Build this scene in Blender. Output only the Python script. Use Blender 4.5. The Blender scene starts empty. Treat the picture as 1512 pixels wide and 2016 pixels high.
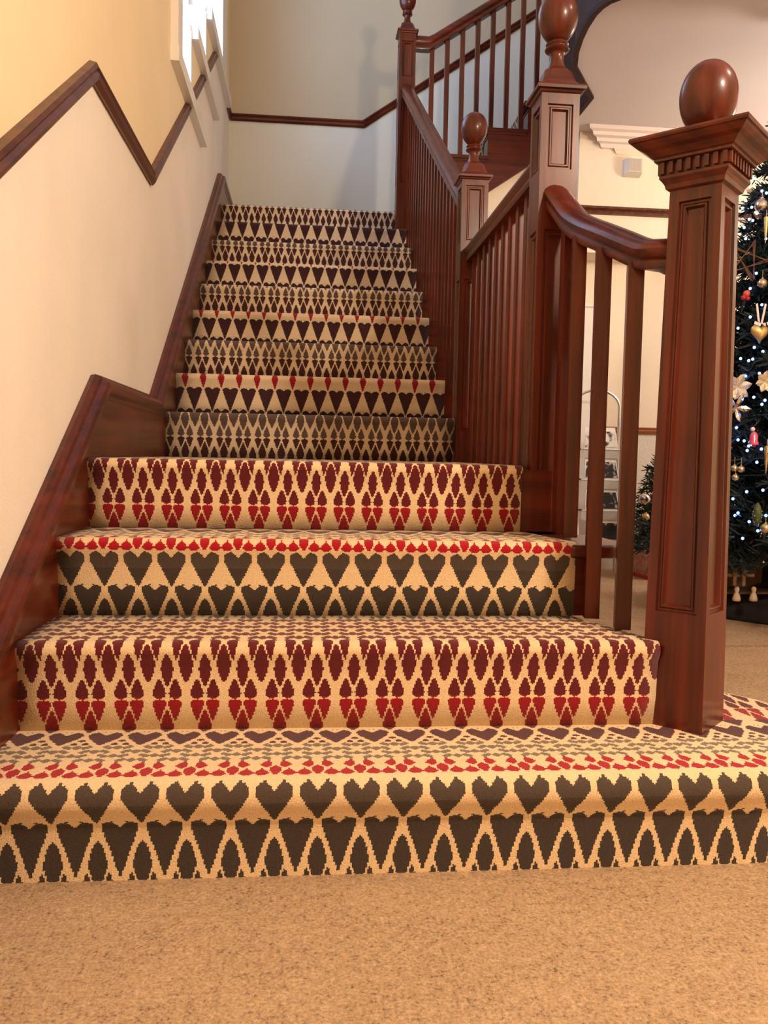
import bpy, bmesh, math, random
from mathutils import Vector, Matrix
random.seed(7)
S = bpy.context.scene
C = S.collection
PI = math.pi
# ------------------------------------------------------------------ camera
CAM = (0.0, 0.0, 0.697)
YAW, PITCH, ROLL, FPX = 0.0939, 0.0661, -0.0195, 1657.2
cy_, sy_, cp_, sp_ = math.cos(YAW), math.sin(YAW), math.cos(PITCH), math.sin(PITCH)
fw = Vector((sy_*cp_, cy_*cp_, -sp_)); rt = Vector((cy_, -sy_, 0)); dn = fw.cross(rt)
c_, s_ = math.cos(ROLL), math.sin(ROLL)
rt2 = c_*rt + s_*dn; dn2 = -s_*rt + c_*dn
cam_d = bpy.data.cameras.new('camera'); cam = bpy.data.objects.new('camera', cam_d); C.objects.link(cam)
m = Matrix((rt2, -dn2, -fw)).transposed().to_4x4(); m.translation = Vector(CAM)
cam.matrix_world = m
cam_d.sensor_fit = 'VERTICAL'; cam_d.sensor_height = 36.0; cam_d.lens = 36.0*FPX/2016.0
cam_d.clip_start = 0.02
S.camera = cam
# ------------------------------------------------------------------ world, lights, exposure
S.view_settings.view_transform = 'Standard'; S.view_settings.look = 'None'
S.view_settings.gamma = 1.0; S.view_settings.use_curve_mapping = False
S.view_settings.exposure = 0.5
w = bpy.data.worlds.new('daylight'); S.world = w; w.use_nodes = True
bg = w.node_tree.nodes['Background']; bg.inputs[0].default_value = (0.36, 0.62, 1.0, 1); bg.inputs[1].default_value = 7.5

def light(name, kind, loc, power, col, size=0.1, target=None, sy=None):
    d = bpy.data.lights.new(name, kind); d.energy = power; d.color = col
    if kind == 'AREA':
        d.size = size
        if sy: d.shape = 'RECTANGLE'; d.size_y = sy
    else: d.shadow_soft_size = size
    o = bpy.data.objects.new(name, d); o.location = loc; C.objects.link(o)
    if target is not None:
        o.rotation_euler = (Vector(target)-Vector(loc)).to_track_quat('-Z', 'Y').to_euler()
    return o
WARM = (1.0, 0.70, 0.42)
light('hall_pendant_light', 'POINT', (2.10, 1.40, 2.75), 26, (1.0, 0.80, 0.60), 0.09)
light('entrance_ceiling_light', 'POINT', (1.60, 0.05, 2.30), 158, (1.0, 0.78, 0.57), 0.11)
light('rear_hall_light', 'POINT', (3.30, 3.95, 1.95), 56, (1.0, 0.87, 0.74), 0.20)
p_ = light('window_portal', 'AREA', (-0.80, 4.55, 3.5), 1.0, (1, 1, 1), 2.3, (1, 4.55, 3.5), 2.6)
p_.data.cycles.is_portal = True

# ------------------------------------------------------------------ material helpers
def new_mat(name):
    m = bpy.data.materials.new(name); m.use_nodes = True
    nt = m.node_tree; b = nt.nodes['Principled BSDF']
    return m, nt, b
def L(nt, a, b): nt.links.new(a, b)
def rgb(r, g, b): # sRGB 0-255 -> linear
    f = lambda c: (c/255/12.92) if c <= 10 else (((c/255)+.055)/1.055)**2.4
    return (f(r), f(g), f(b), 1)
def simple(name, col, rough=.5, metal=0., noise=0., scale=20., bump=0., bscale=200., coat=0.):
    m, nt, b = new_mat(name)
    b.inputs['Roughness'].default_value = rough; b.inputs['Metallic'].default_value = metal
    b.inputs['Coat Weight'].default_value = coat
    tc = nt.nodes.new('ShaderNodeTexCoord')
    if noise:
        n = nt.nodes.new('ShaderNodeTexNoise'); n.inputs['Scale'].default_value = scale; n.inputs['Detail'].default_value = 5
        L(nt, tc.outputs['Object'], n.inputs['Vector'])
        r = nt.nodes.new('ShaderNodeValToRGB')
        r.color_ramp.elements[0].position = .3; r.color_ramp.elements[1].position = .7
        r.color_ramp.elements[0].color = tuple(c*(1-noise) for c in col[:3])+(1,)
        r.color_ramp.elements[1].color = tuple(min(1, c*(1+noise*.6)) for c in col[:3])+(1,)
        L(nt, n.outputs['Fac'], r.inputs['Fac']); L(nt, r.outputs['Color'], b.inputs['Base Color'])
    else: b.inputs['Base Color'].default_value = col
    if bump:
        n2 = nt.nodes.new('ShaderNodeTexNoise'); n2.inputs['Scale'].default_value = bscale; n2.inputs['Detail'].default_value = 3
        L(nt, tc.outputs['Object'], n2.inputs['Vector'])
        bp = nt.nodes.new('ShaderNodeBump'); bp.inputs['Strength'].default_value = bump; bp.inputs['Distance'].default_value = .004
        L(nt, n2.outputs['Fac'], bp.inputs['Height']); L(nt, bp.outputs['Normal'], b.inputs['Normal'])
    return m
def wood(name, axis='z', dark=(36, 10, 5), light_=(108, 38, 18), rough=.36, coat=.3):
    m, nt, b = new_mat(name)
    tc = nt.nodes.new('ShaderNodeTexCoord'); mp = nt.nodes.new('ShaderNodeMapping')
    sc = {'x': (1.6, 38, 38), 'y': (38, 1.6, 38), 'z': (38, 38, 1.6)}[axis]
    mp.inputs['Scale'].default_value = sc
    L(nt, tc.outputs['Object'], mp.inputs['Vector'])
    n = nt.nodes.new('ShaderNodeTexNoise'); n.inputs['Scale'].default_value = 1.0; n.inputs['Detail'].default_value = 6; n.inputs['Roughness'].default_value = .6
    n.inputs['Distortion'].default_value = .4
    L(nt, mp.outputs['Vector'], n.inputs['Vector'])
    n2 = nt.nodes.new('ShaderNodeTexNoise'); n2.inputs['Scale'].default_value = 3.0; n2.inputs['Detail'].default_value = 2
    L(nt, tc.outputs['Object'], n2.inputs['Vector'])
    ad = nt.nodes.new('ShaderNodeMath'); ad.operation = 'MULTIPLY_ADD'; ad.inputs[1].default_value = .35
    L(nt, n2.outputs['Fac'], ad.inputs[0]); L(nt, n.outputs['Fac'], ad.inputs[2])
    r = nt.nodes.new('ShaderNodeValToRGB')
    r.color_ramp.elements[0].position = .42; r.color_ramp.elements[1].position = .92
    r.color_ramp.elements[0].color = rgb(*dark); r.color_ramp.elements[1].color = rgb(*light_)
    L(nt, ad.outputs[0], r.inputs['Fac']); L(nt, r.outputs['Color'], b.inputs['Base Color'])
    b.inputs['Roughness'].default_value = rough; b.inputs['Specular IOR Level'].default_value = .3
    b.inputs['Coat Weight'].default_value = coat; b.inputs['Coat Roughness'].default_value = .16
    bp = nt.nodes.new('ShaderNodeBump'); bp.inputs['Strength'].default_value = .08; bp.inputs['Distance'].default_value = .002
    L(nt, n.outputs['Fac'], bp.inputs['Height']); L(nt, bp.outputs['Normal'], b.inputs['Normal'])
    return m
def emis(name, col, strength):
    m, nt, b = new_mat(name)
    b.inputs['Emission Color'].default_value = col; b.inputs['Emission Strength'].default_value = strength
    b.inputs['Base Color'].default_value = col
    return m

# -------- woven carpet: all shapes are width-profiles along the runner, on a tuft grid
def fcurve(nt, src, pts, lo, hi):
    n = nt.nodes.new('ShaderNodeFloatCurve')
    cu = n.mapping.curves[0]
    pts = sorted(pts)
    d = []
    for x, y in pts:
        xx = (x-lo)/(hi-lo)
        while d and xx <= d[-1][0]: xx = d[-1][0]+.0006
        d.append((xx, y))
    cu.points[0].location = (0.0, d[0][1] if d[0][0] <= 0.001 else 0.0)
    cu.points[1].location = (1.0, d[-1][1] if d[-1][0] >= .999 else 0.0)
    for x, y in d:
        if .001 < x < .999: cu.points.new(x, y)
    for q in cu.points: q.handle_type = 'VECTOR'
    n.mapping.use_clip = False
    n.mapping.update()
    L(nt, src, n.inputs['Value'])
    return n.outputs['Value']
def M_(nt, op, a, b=None, c=None):
    n = nt.nodes.new('ShaderNodeMath'); n.operation = op
    for i, v in enumerate((a, b, c)):
        if v is None: continue
        if isinstance(v, (int, float)): n.inputs[i].default_value = v
        else: L(nt, v, n.inputs[i])
    return n.outputs[0]
def carpet_mat(name, wA, nA, wB, nB, cC, wC, colours, cream, tv=72.0, tu=25.0):
    m, nt, b = new_mat(name)
    uv = nt.nodes.new('ShaderNodeUVMap'); uv.uv_map = 'UVMap'
    sep = nt.nodes.new('ShaderNodeSeparateXYZ'); L(nt, uv.outputs['UV'], sep.inputs[0])
    u, v = sep.outputs[0], sep.outputs[1]
    # jitter, then quantise to tufts
    nz = nt.nodes.new('ShaderNodeTexNoise'); nz.inputs['Scale'].default_value = 260; nz.inputs['Detail'].default_value = 2
    tc = nt.nodes.new('ShaderNodeTexCoord'); L(nt, tc.outputs['Object'], nz.inputs['Vector'])
    jit = M_(nt, 'MULTIPLY_ADD', nz.outputs['Fac'], .05, -.025)
    u = M_(nt, 'ADD', u, jit)
    jit2 = M_(nt, 'MULTIPLY_ADD', nz.outputs['Fac'], .016, -.008)
    vj = M_(nt, 'ADD', v, jit2)
    uq = M_(nt, 'DIVIDE', M_(nt, 'ADD', M_(nt, 'FLOOR', M_(nt, 'MULTIPLY', u, tu)), .5), tu)
    vq = M_(nt, 'DIVIDE', M_(nt, 'ADD', M_(nt, 'FLOOR', M_(nt, 'MULTIPLY', vj, tv)), .5), tv)
    vm = M_(nt, 'DIVIDE', M_(nt, 'FLOORED_MODULO', vq, 4.0), 4.0)
    a = M_(nt, 'PINGPONG', M_(nt, 'MULTIPLY', uq, 2.0), 1.0)      # 0 on axis A, 1 on axis B
    ib = M_(nt, 'SUBTRACT', 1.0, a)
    f = lambda pts: fcurve(nt, vm, pts, 0, 4)
    cA, cB = f(wA), f(wB)
    inA = M_(nt, 'MULTIPLY', M_(nt, 'MULTIPLY', M_(nt, 'LESS_THAN', a, cA), M_(nt, 'GREATER_THAN', cA, .045)), M_(nt, 'GREATER_THAN', a, M_(nt, 'SUBTRACT', f(nA), .001)))
    inB = M_(nt, 'MULTIPLY', M_(nt, 'MULTIPLY', M_(nt, 'LESS_THAN', ib, cB), M_(nt, 'GREATER_THAN', cB, .045)), M_(nt, 'GREATER_THAN', ib, M_(nt, 'SUBTRACT', f(nB), .001)))
    inC = M_(nt, 'LESS_THAN', M_(nt, 'ABSOLUTE', M_(nt, 'SUBTRACT', a, f(cC))), f(wC))
    ins = M_(nt, 'MAXIMUM', M_(nt, 'MAXIMUM', inA, inB), inC)
    r = nt.nodes.new('ShaderNodeValToRGB'); r.color_ramp.interpolation = 'CONSTANT'
    els = r.color_ramp.elements
    els[0].position = 0; els[0].color = colours[0][1]
    els.remove(els[1])
    for pos, col in colours[1:]:
        e = els.new(pos/4); e.color = col
    L(nt, vm, r.inputs['Fac'])
    mx = nt.nodes.new('ShaderNodeMix'); mx.data_type = 'RGBA'
    L(nt, ins, mx.inputs['Factor']); mx.inputs['A'].default_value = cream; L(nt, r.outputs['Color'], mx.inputs['B'])
    # tuft to tuft shade difference of the yarn
    n3 = nt.nodes.new('ShaderNodeTexNoise'); n3.inputs['Scale'].default_value = 420; n3.inputs['Detail'].default_value = 1
    L(nt, tc.outputs['Object'], n3.inputs['Vector'])
    hv = nt.nodes.new('ShaderNodeHueSaturation'); L(nt, mx.outputs['Result'], hv.inputs['Color'])
    L(nt, M_(nt, 'MULTIPLY_ADD', n3.outputs['Fac'], .5, .75), hv.inputs['Value'])
    L(nt, hv.outputs['Color'], b.inputs['Base Color'])
    b.inputs['Roughness'].default_value = .95; b.inputs['Specular IOR Level'].default_value = .1
    b.inputs['Sheen Weight'].default_value = .15; b.inputs['Sheen Roughness'].default_value = .6
    bp = nt.nodes.new('ShaderNodeBump'); bp.inputs['Strength'].default_value = .5; bp.inputs['Distance'].default_value = .003
    L(nt, n3.outputs['Fac'], bp.inputs['Height']); L(nt, bp.outputs['Normal'], b.inputs['Normal'])
    return m
CREAM = rgb(232, 205, 165)
DK = rgb(66, 56, 50); DK2 = rgb(80, 68, 60); RED = rgb(168, 16, 34); GRY = rgb(126, 112, 98); PUR = rgb(82, 42, 50); RED2 = rgb(150, 18, 30); MAR = rgb(98, 26, 32); MAR2 = rgb(108, 52, 50)
def lattice(v0, v1, rows, w=.2):
    A, B, Cc, Cw = [], [], [], []
    h = (v1-v0)/rows
    for k in range(rows):
        a0, a1 = v0+k*h, v0+(k+1)*h; mid = (a0+a1)/2
        if k % 2 == 0:
            A += [(a0, .03), (a0+.25*h, w*.62), (mid, w*1.1), (a0+.75*h, w*.6), (a1-.004, .03), (a1, 0)]; B += [(a0, 0), (a1, 0)]
            Cc += [(a0, .66), (a1, .66)]; Cw += [(a0, .03), (a0+.25*h, w*.62), (mid, w*1.1), (a0+.75*h, w*.6), (a1-.004, .03)]
        else:
            B += [(a0, .03), (a0+.25*h, w*.62), (mid, w*1.1), (a0+.75*h, w*.6), (a1-.004, .03), (a1, 0)]; A += [(a0, 0), (a1, 0)]
            Cc += [(a0, .34), (a1, .34)]; Cw += [(a0, .03), (a0+.25*h, w*.62), (mid, w*1.1), (a0+.75*h, w*.6), (a1-.004, .03)]
    return A, B, Cc, Cw
# lower flight: v 0-1 riser (odd steps), 1-2 tread, 2-3 riser (even steps), 3-4 tread
lA, lB, lCc, lCw = lattice(1.15, 1.52, 4, .27)
kA, kB, kCc, kCw = lattice(3.05, 3.85, 6, .29)
low = carpet_mat('woven_carpet_heart_pattern',
    wA=[(0, .16), (.30, .78), (.335, .82), (.36, .80), (.385, .68), (.40, .5), (.401, 0)] + lA + [(1.525, .05), (1.70, .8), (1.76, .86), (1.80, .8), (1.835, .5), (1.84, 0),
        (2.54, 0), (2.56, .12), (2.65, .32), (2.74, .39), (2.85, .32), (2.96, .12), (2.98, 0)] + kA + [(3.92, 0), (4, .16)],
    nA=[(0, 0), (.335, 0), (.40, .42), (.402, 0), (1.76, 0), (1.835, .42), (1.84, 0), (4, 0)],
    wB=[(0, .40), (.06, .41), (.12, .34), (.20, .14), (.225, 0), (.36, .02), (.70, .83), (.745, .88), (.78, .85), (.815, .66), (.835, .45), (.837, 0),
        (.86, .06), (.90, .2), (.95, .31), (.99, .30), (1.03, .1), (1.035, 0)] + lB + [(1.60, 0), (1.62, .25), (1.66, 0), (1.83, .04), (1.999, .75), (2.0, .33), (2.05, .36), (2.12, .24), (2.235, .03), (2.24, 0),
        (2.47, 0), (2.52, .12), (2.60, .27), (2.69, .34), (2.78, .26), (2.86, .08), (2.88, 0)] + kB + [(3.86, .10), (3.93, .28), (4, .39)],
    nB=[(0, 0), (.755, 0), (.835, .42), (.838, 0), (4, 0)],
    cC=[(0, .36), (.84, .36), (.985, .36), (.99, .55), (1.10, .55)] + lCc + [(1.53, .72), (1.60, .72), (2.0, .56), (2.34, .60), (2.36, .57), (2.6, .57), (2.75, .52), (2.80, .50), (3.0, .45)] + kCc + [(3.86, .52), (4, .5)],
    wC=[(0, 0), (.846, 0), (.848, .22), (.875, .33), (.91, .32), (.95, .16), (.972, .04), (.975, 0), (1.0, 0), (1.005, .1), (1.05, .29), (1.10, .24), (1.12, .1)] + lCw + [(1.53, .12), (1.56, .16), (1.59, 0), (2.10, 0), (2.115, .08), (2.28, .36), (2.31, .35), (2.334, .25), (2.336, 0),
        (2.352, 0), (2.356, .26), (2.40, .36), (2.44, .33), (2.56, .1), (2.58, 0), (2.79, 0), (2.80, .03), (2.90, .17), (3.0, .28), (3.03, .26)] + kCw + [(3.86, .12), (3.91, .16), (3.95, .10), (3.975, 0), (4, 0)],
    colours=[(0, DK), (.6, DK2), (.838, RED), (1.13, GRY), (1.52, PUR), (2.0, RED2), (2.345, MAR), (3.03, MAR2), (3.86, DK)], cream=CREAM)
uA, uB, uCc, uCw = lattice(1.1, 1.5, 4, .24)
upA = [(0, .26), (.10, .42), (.2, .32), (.36, .03), (.37, 0), (.60, 0), (.62, .05), (.75, .3), (.87, .44), (.96, .32), (1.02, .1), (1.04, 0)] + uA + \
      [(2.04, 0), (2.06, .05), (2.52, .84), (2.57, .87), (2.60, .72), (2.62, .45), (2.622, 0), (3.5, 0), (3.55, .2), (3.7, .36), (3.8, .2), (3.86, .02), (3.9, .04), (4, .22)]
upB = [(0, .34), (.07, .40), (.17, .22), (.26, .02), (.27, 0), (.66, 0), (.68, .04), (.85, .40), (1.0, .62), (1.05, .2), (1.08, 0)] + uB + \
      [(1.54, 0), (1.56, .05), (2.0, .82), (2.05, .86), (2.09, .7), (2.11, .45), (2.112, 0), (2.58, 0), (2.60, .04), (2.70, .2), (2.83, .37), (2.95, .22), (3.04, .03), (3.05, 0), (3.6, 0), (3.64, .3), (3.8, .12), (3.86, 0), (3.9, .15), (4, .26)]
upper = carpet_mat('woven_carpet_lattice_pattern',
    wA=upA, nA=[(0, 0), (2.565, 0), (2.618, .42), (2.624, 0), (4, 0)],
    wB=upB, nB=[(0, 0), (2.05, 0), (2.108, .42), (2.114, 0), (4, 0)],
    cC=[(0, .45), (1.0, .45)] + uCc + [(1.6, .5), (3.0, .62), (3.5, .45), (4, .45)],
    wC=[(0, 0), (.22, 0), (.23, .05), (.36, .29), (.415, .36), (.45, .28), (.455, 0), (.475, 0), (.48, .26), (.52, .36), (.60, .26), (.71, .04), (.72, 0), (1.06, 0)] + uCw + [(1.52, 0), (2.93, 0), (3.02, .2), (3.06, 0), (4, 0)],
    colours=[(0, rgb(70, 38, 36)), (.465, rgb(92, 76, 72)), (1.1, rgb(100, 80, 74)), (1.56, rgb(62, 34, 38)), (2.622, rgb(150, 22, 36)), (3.1, MAR2), (3.86, rgb(70, 38, 36))], cream=rgb(222, 200, 170))

# -------- other materials
def floor_carpet():
    m, nt, b = new_mat('tan_twist_pile_carpet')
    tc = nt.nodes.new('ShaderNodeTexCoord')
    n = nt.nodes.new('ShaderNodeTexNoise'); n.inputs['Scale'].default_value = 190; n.inputs['Detail'].default_value = 4; n.inputs['Roughness'].default_value = .7
    n2 = nt.nodes.new('ShaderNodeTexNoise'); n2.inputs['Scale'].default_value = 70; n2.inputs['Detail'].default_value = 3
    n3 = nt.nodes.new('ShaderNodeTexNoise'); n3.inputs['Scale'].default_value = 9; n3.inputs['Detail'].default_value = 3
    for q in (n, n2, n3): L(nt, tc.outputs['Object'], q.inputs['Vector'])
    r = nt.nodes.new('ShaderNodeValToRGB'); e = r.color_ramp.elements
    e[0].position = .36; e[0].color = rgb(96, 72, 52); e[1].position = .66; e[1].color = rgb(234, 202, 166)
    k = e.new(.44); k.color = rgb(178, 146, 112); k = e.new(.52); k.color = rgb(202, 168, 130)
    s = M_(nt, 'ADD', M_(nt, 'MULTIPLY', n.outputs['Fac'], .62), M_(nt, 'ADD', M_(nt, 'MULTIPLY', n2.outputs['Fac'], .26), M_(nt, 'MULTIPLY', n3.outputs['Fac'], .12)))
    L(nt, s, r.inputs['Fac']); L(nt, r.outputs['Color'], b.inputs['Base Color'])
    b.inputs['Roughness'].default_value = 1; b.inputs['Specular IOR Level'].default_value = .1
    b.inputs['Sheen Weight'].default_value = .15
    bp = nt.nodes.new('ShaderNodeBump'); bp.inputs['Strength'].default_value = .9; bp.inputs['Distance'].default_value = .006
    L(nt, n.outputs['Fac'], bp.inputs['Height']); L(nt, bp.outputs['Normal'], b.inputs['Normal'])
    return m
FLOOR = floor_carpet()
WZ, WY, WX = wood('mahogany_grain_upright', 'z'), wood('mahogany_grain_lengthwise', 'y'), wood('mahogany_grain_crosswise', 'x')
DADO = wood('dark_stained_dado', 'y', (58, 26, 16), (112, 62, 40), .4)
CREAMW = simple('cream_yellow_wall_paint', rgb(246, 228, 192), .75, noise=.04, scale=3, bump=.10, bscale=120)
PALEW = simple('off_white_wallpaper', rgb(248, 240, 230), .75, noise=.04, scale=3, bump=.28, bscale=150)
HALLW = simple('pale_cream_hall_paint', rgb(242, 228, 206), .75, noise=.03, scale=3, bump=.08, bscale=120)
EMBOSS = simple('white_embossed_wallpaper', rgb(226, 218, 210), .7, bump=.8, bscale=90)
CEILP = simple('ceiling_plaster', rgb(214, 206, 208), .85, noise=.03, scale=4, bump=.15, bscale=60)
WHITE = simple('white_gloss_paint', rgb(238, 234, 230), .35)
WHITEP = simple('white_moulding_paint', rgb(240, 228, 222), .55)
BOXG = simple('grey_white_plastic', rgb(214, 206, 196), .45)
CHROME = simple('silver_wire', rgb(205, 205, 205), .3, metal=.85)
BLACKP = simple('black_rubber', rgb(20, 20, 20), .5)
NEEDLE = simple('fir_needles', rgb(26, 44, 40), .6, noise=.5, scale=25)
NEEDLE2 = simple('small_fir_needles', rgb(52, 72, 56), .6, noise=.5, scale=25)
BARK = simple('bark', rgb(58, 42, 30), .9, noise=.3, scale=30)
GOLD = simple('gold_leaf', rgb(236, 206, 140), .38, metal=.7, noise=.25, scale=30)
PALEG = simple('champagne_bauble', rgb(214, 196, 160), .25, metal=.8)
SILV = simple('silver_bauble', rgb(210, 204, 204), .18, metal=.95)
REDO = simple('red_ornament', rgb(180, 30, 36), .3, coat=.5)
TWIG = simple('twig', rgb(112, 78, 58), .8, noise=.3, scale=60)
RIBBON = simple('white_ribbon', rgb(226, 226, 240), .5)
GLITTER = simple('champagne_glitter', rgb(214, 204, 180), .3, metal=.5, noise=.4, scale=220, bump=.6, bscale=260)
SKIRT = simple('dark_tree_skirt_fabric', rgb(40, 40, 46), .8, noise=.3, scale=8)
STABLE = simple('dark_stable_wood', rgb(92, 66, 42), .8, noise=.3, scale=25)
FENCE = simple('pale_stick_wood', rgb(150, 120, 96), .8, noise=.2, scale=25)
FIG = simple('cream_figurine', rgb(210, 190, 165), .5)
POTP = simple('red_cream_patterned_wrap', rgb(206, 150, 136), .7, noise=.5, scale=38)
POTR = simple('red_band', rgb(190, 50, 46), .6)
LED = emis('blue_white_bulb', (.07, .24, 1.0, 1), 14)
PINK = simple('pink_glass', rgb(216, 90, 140), .15, coat=.8)
BEADS = simple('gold_green_beads', rgb(168, 168, 92), .2, metal=.8)
GLASS, gnt, gb = new_mat('window_glass')
gtr = gnt.nodes.new('ShaderNodeBsdfTransparent'); ggl = gnt.nodes.new('ShaderNodeBsdfGlossy'); ggl.inputs['Roughness'].default_value = .02
gmx = gnt.nodes.new('ShaderNodeMixShader'); gmx.inputs[0].default_value = .06
L(gnt, gtr.outputs[0], gmx.inputs[1]); L(gnt, ggl.outputs[0], gmx.inputs[2]); L(gnt, gmx.outputs[0], gnt.nodes['Material Output'].inputs['Surface'])
def photo_mat(name, seed, bright):
    m, nt, b = new_mat(name)
    tc = nt.nodes.new('ShaderNodeTexCoord'); mp = nt.nodes.new('ShaderNodeMapping'); mp.inputs['Location'].default_value = (seed, seed*2.3, 0)
    L(nt, tc.outputs['Object'], mp.inputs['Vector'])
    n = nt.nodes.new('ShaderNodeTexNoise'); n.inputs['Scale'].default_value = 22; n.inputs['Detail'].default_value = 4
    L(nt, mp.outputs['Vector'], n.inputs['Vector'])
    r = nt.nodes.new('ShaderNodeValToRGB'); e = r.color_ramp.elements
    e[0].position = .40 if bright else .56; e[0].color = rgb(44, 42, 42); e[1].position = .5 if bright else .68; e[1].color = rgb(225, 220, 212)
    L(nt, n.outputs['Fac'], r.inputs['Fac']); L(nt, r.outputs['Color'], b.inputs['Base Color']); b.inputs['Roughness'].default_value = .3
    return m

# ------------------------------------------------------------------ geometry helpers
def obj(name, bm, mat, parent=None, smooth=False, mats=None, recalc=True):
    if recalc: bmesh.ops.recalc_face_normals(bm, faces=bm.faces)
    me = bpy.data.meshes.new(name); bm.to_mesh(me); bm.free()
    for q in (mats or [mat]): me.materials.append(q)
    if smooth:
        for p in me.polygons: p.use_smooth = True
    o = bpy.data.objects.new(name, me); C.objects.link(o)
    if parent: o.parent = parent
    return o
def autosmooth(o, ang=40):
    me = o.data
    for p in me.polygons: p.use_smooth = True
    bm = bmesh.new(); bm.from_mesh(me)
    for e in bm.edges:
        if len(e.link_faces) == 2: e.smooth = e.calc_face_angle(0) < math.radians(ang)
    bm.to_mesh(me); bm.free()
    return o
def thing(name, label, cat, group=None, loc=(0, 0, 0)):
    o = bpy.data.objects.new(name, None); C.objects.link(o); o.empty_display_size = .05
    o['label'] = label; o['category'] = cat
    if group: o['group'] = group
    return o
def tag(o, label, cat, group=None):
    o['label'] = label; o['category'] = cat
    if group: o['group'] = group
    return o
def struct(o, label, cat='wall'):
    o['kind'] = 'structure'; o['label'] = label; o['category'] = cat
    return o
def B(): return bmesh.new()
def box(bm, x0, x1, y0, y1, z0, z1):
    v = [bm.verts.new(p) for p in ((x0,y0,z0),(x1,y0,z0),(x1,y1,z0),(x0,y1,z0),(x0,y0,z1),(x1,y0,z1),(x1,y1,z1),(x0,y1,z1))]
    for f in ((0,3,2,1),(4,5,6,7),(0,1,5,4),(1,2,6,5),(2,3,7,6),(3,0,4,7)): bm.faces.new([v[i] for i in f])
    return bm
def obox(bm, c, ax, ay, az):
    c, ax, ay, az = map(Vector, (c, ax, ay, az))
    v = [bm.verts.new(c+sx*ax+sy*ay+sz*az) for sx, sy, sz in ((-1,-1,-1),(1,-1,-1),(1,1,-1),(-1,1,-1),(-1,-1,1),(1,-1,1),(1,1,1),(-1,1,1))]
    for f in ((0,3,2,1),(4,5,6,7),(0,1,5,4),(1,2,6,5),(2,3,7,6),(3,0,4,7)): bm.faces.new([v[i] for i in f])
    return bm
def loft(bm, rings, cap0=True, cap1=True, closed=True):
    R = [[bm.verts.new(p) for p in r] for r in rings]
    n = len(R[0])
    for a, b in zip(R, R[1:]):
        for i in range(n if closed else n-1):
            j = (i+1) % n
            bm.faces.new((a[i], a[j], b[j], b[i]))
    if cap0: bm.faces.new(list(reversed(R[0])))
    if cap1: bm.faces.new(R[-1])
    return bm
def lathe(bm, cx, cy, prof, n=28):
    rings = [[(cx+r*math.cos(2*PI*k/n), cy+r*math.sin(2*PI*k/n), z) for k in range(n)] for r, z in prof]
    return loft(bm, rings)
def sq(cx, cy, hw, z, rot=0., ch=0.):
    pts = [(-hw,-hw),(hw,-hw),(hw,hw),(-hw,hw)]
    if ch:
        k = hw-ch
        pts = [(-k,-hw),(k,-hw),(hw,-k),(hw,k),(k,hw),(-k,hw),(-hw,k),(-hw,-k)]
    c, s = math.cos(rot), math.sin(rot)
    return [(cx+c*x-s*y, cy+s*x+c*y, z) for x, y in pts]
def prism_x(bm, poly_yz, x0, x1):
    return loft(bm, [[(x0, y, z) for y, z in poly_yz], [(x1, y, z) for y, z in poly_yz]])
def prism_y(bm, poly_xz, y0, y1):
    return loft(bm, [[(x, y0, z) for x, z in poly_xz], [(x, y1, z) for x, z in poly_xz]])
def prism_z(bm, poly, z0, z1):
    return loft(bm, [[(x, y, z0) for x, y in poly], [(x, y, z1) for x, y in poly]])
def sweep_plane(bm, path, n, prof):
    """mitred moulding along a path lying in a plane with normal n; prof = (out, across)"""
    n = Vector(n); P = [Vector(p) for p in path]; rings = []
    for i, p in enumerate(P):
        ts = []
        if i > 0: ts.append((p-P[i-1]).normalized())
        if i < len(P)-1: ts.append((P[i+1]-p).normalized())
        bs = [n.cross(t) for t in ts]
        b = bs[0] if len(bs) == 1 else (bs[0]+bs[1]).normalized()
        if len(bs) == 2: b = b/max(.3, b.dot(bs[0]))
        rings.append([p+n*o+b*a for o, a in prof])
    return loft(bm, rings)
def sweep_plumb(bm, path, prof):
    """handrail: section stays plumb; prof = (side, up)"""
    P = [Vector(p) for p in path]; rings = []
    for i, p in enumerate(P):
        t = (P[min(i+1, len(P)-1)]-P[max(i-1, 0)]); t.z = 0; t.normalize()
        s = Vector((t.y, -t.x, 0))
        rings.append([p+s*a+Vector((0, 0, b)) for a, b in prof])
    return loft(bm, rings)
def tube(bm, path, r, n=6):
    P = [Vector(p) for p in path]; rings = []
    for i, p in enumerate(P):
        t = (P[min(i+1, len(P)-1)]-P[max(i-1, 0)]).normalized()
        u = t.cross(Vector((0, 0, 1)))
        if u.length < .05: u = t.cross(Vector((1, 0, 0)))
        u.normalize(); v = t.cross(u)
        rr = r[i] if isinstance(r, (list, tuple)) else r
        rings.append([p+u*rr*math.cos(2*PI*k/n)+v*rr*math.sin(2*PI*k/n) for k in range(n)])
    return loft(bm, rings)
def ball(bm, c, r, rz=None, n=16, m=10):
    rz = rz or r
    return lathe(bm, c[0], c[1], [(max(1e-4, r*math.sin(PI*k/m)), c[2]-rz*math.cos(PI*k/m)) for k in range(m+1)], n)

# ------------------------------------------------------------------ measured stair layout
r_ = 0.17
XW, XS, XR = -0.5636, -0.5286, 0.577
Y = {1: 1.346, 2: 1.589, 3: 1.848, 4: 2.107}
for i in range(5, 14): Y[i] = 3.2546+(i-5)*.255
OV = .014                      # nosing overhang
YB = 6.114                     # stairwell end wall
YH, YHF = 5.24, 5.02           # hall wall, header above it
ZC = 2.645                     # gallery soffit
SL = r_/.2589; SU = r_/.255

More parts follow.
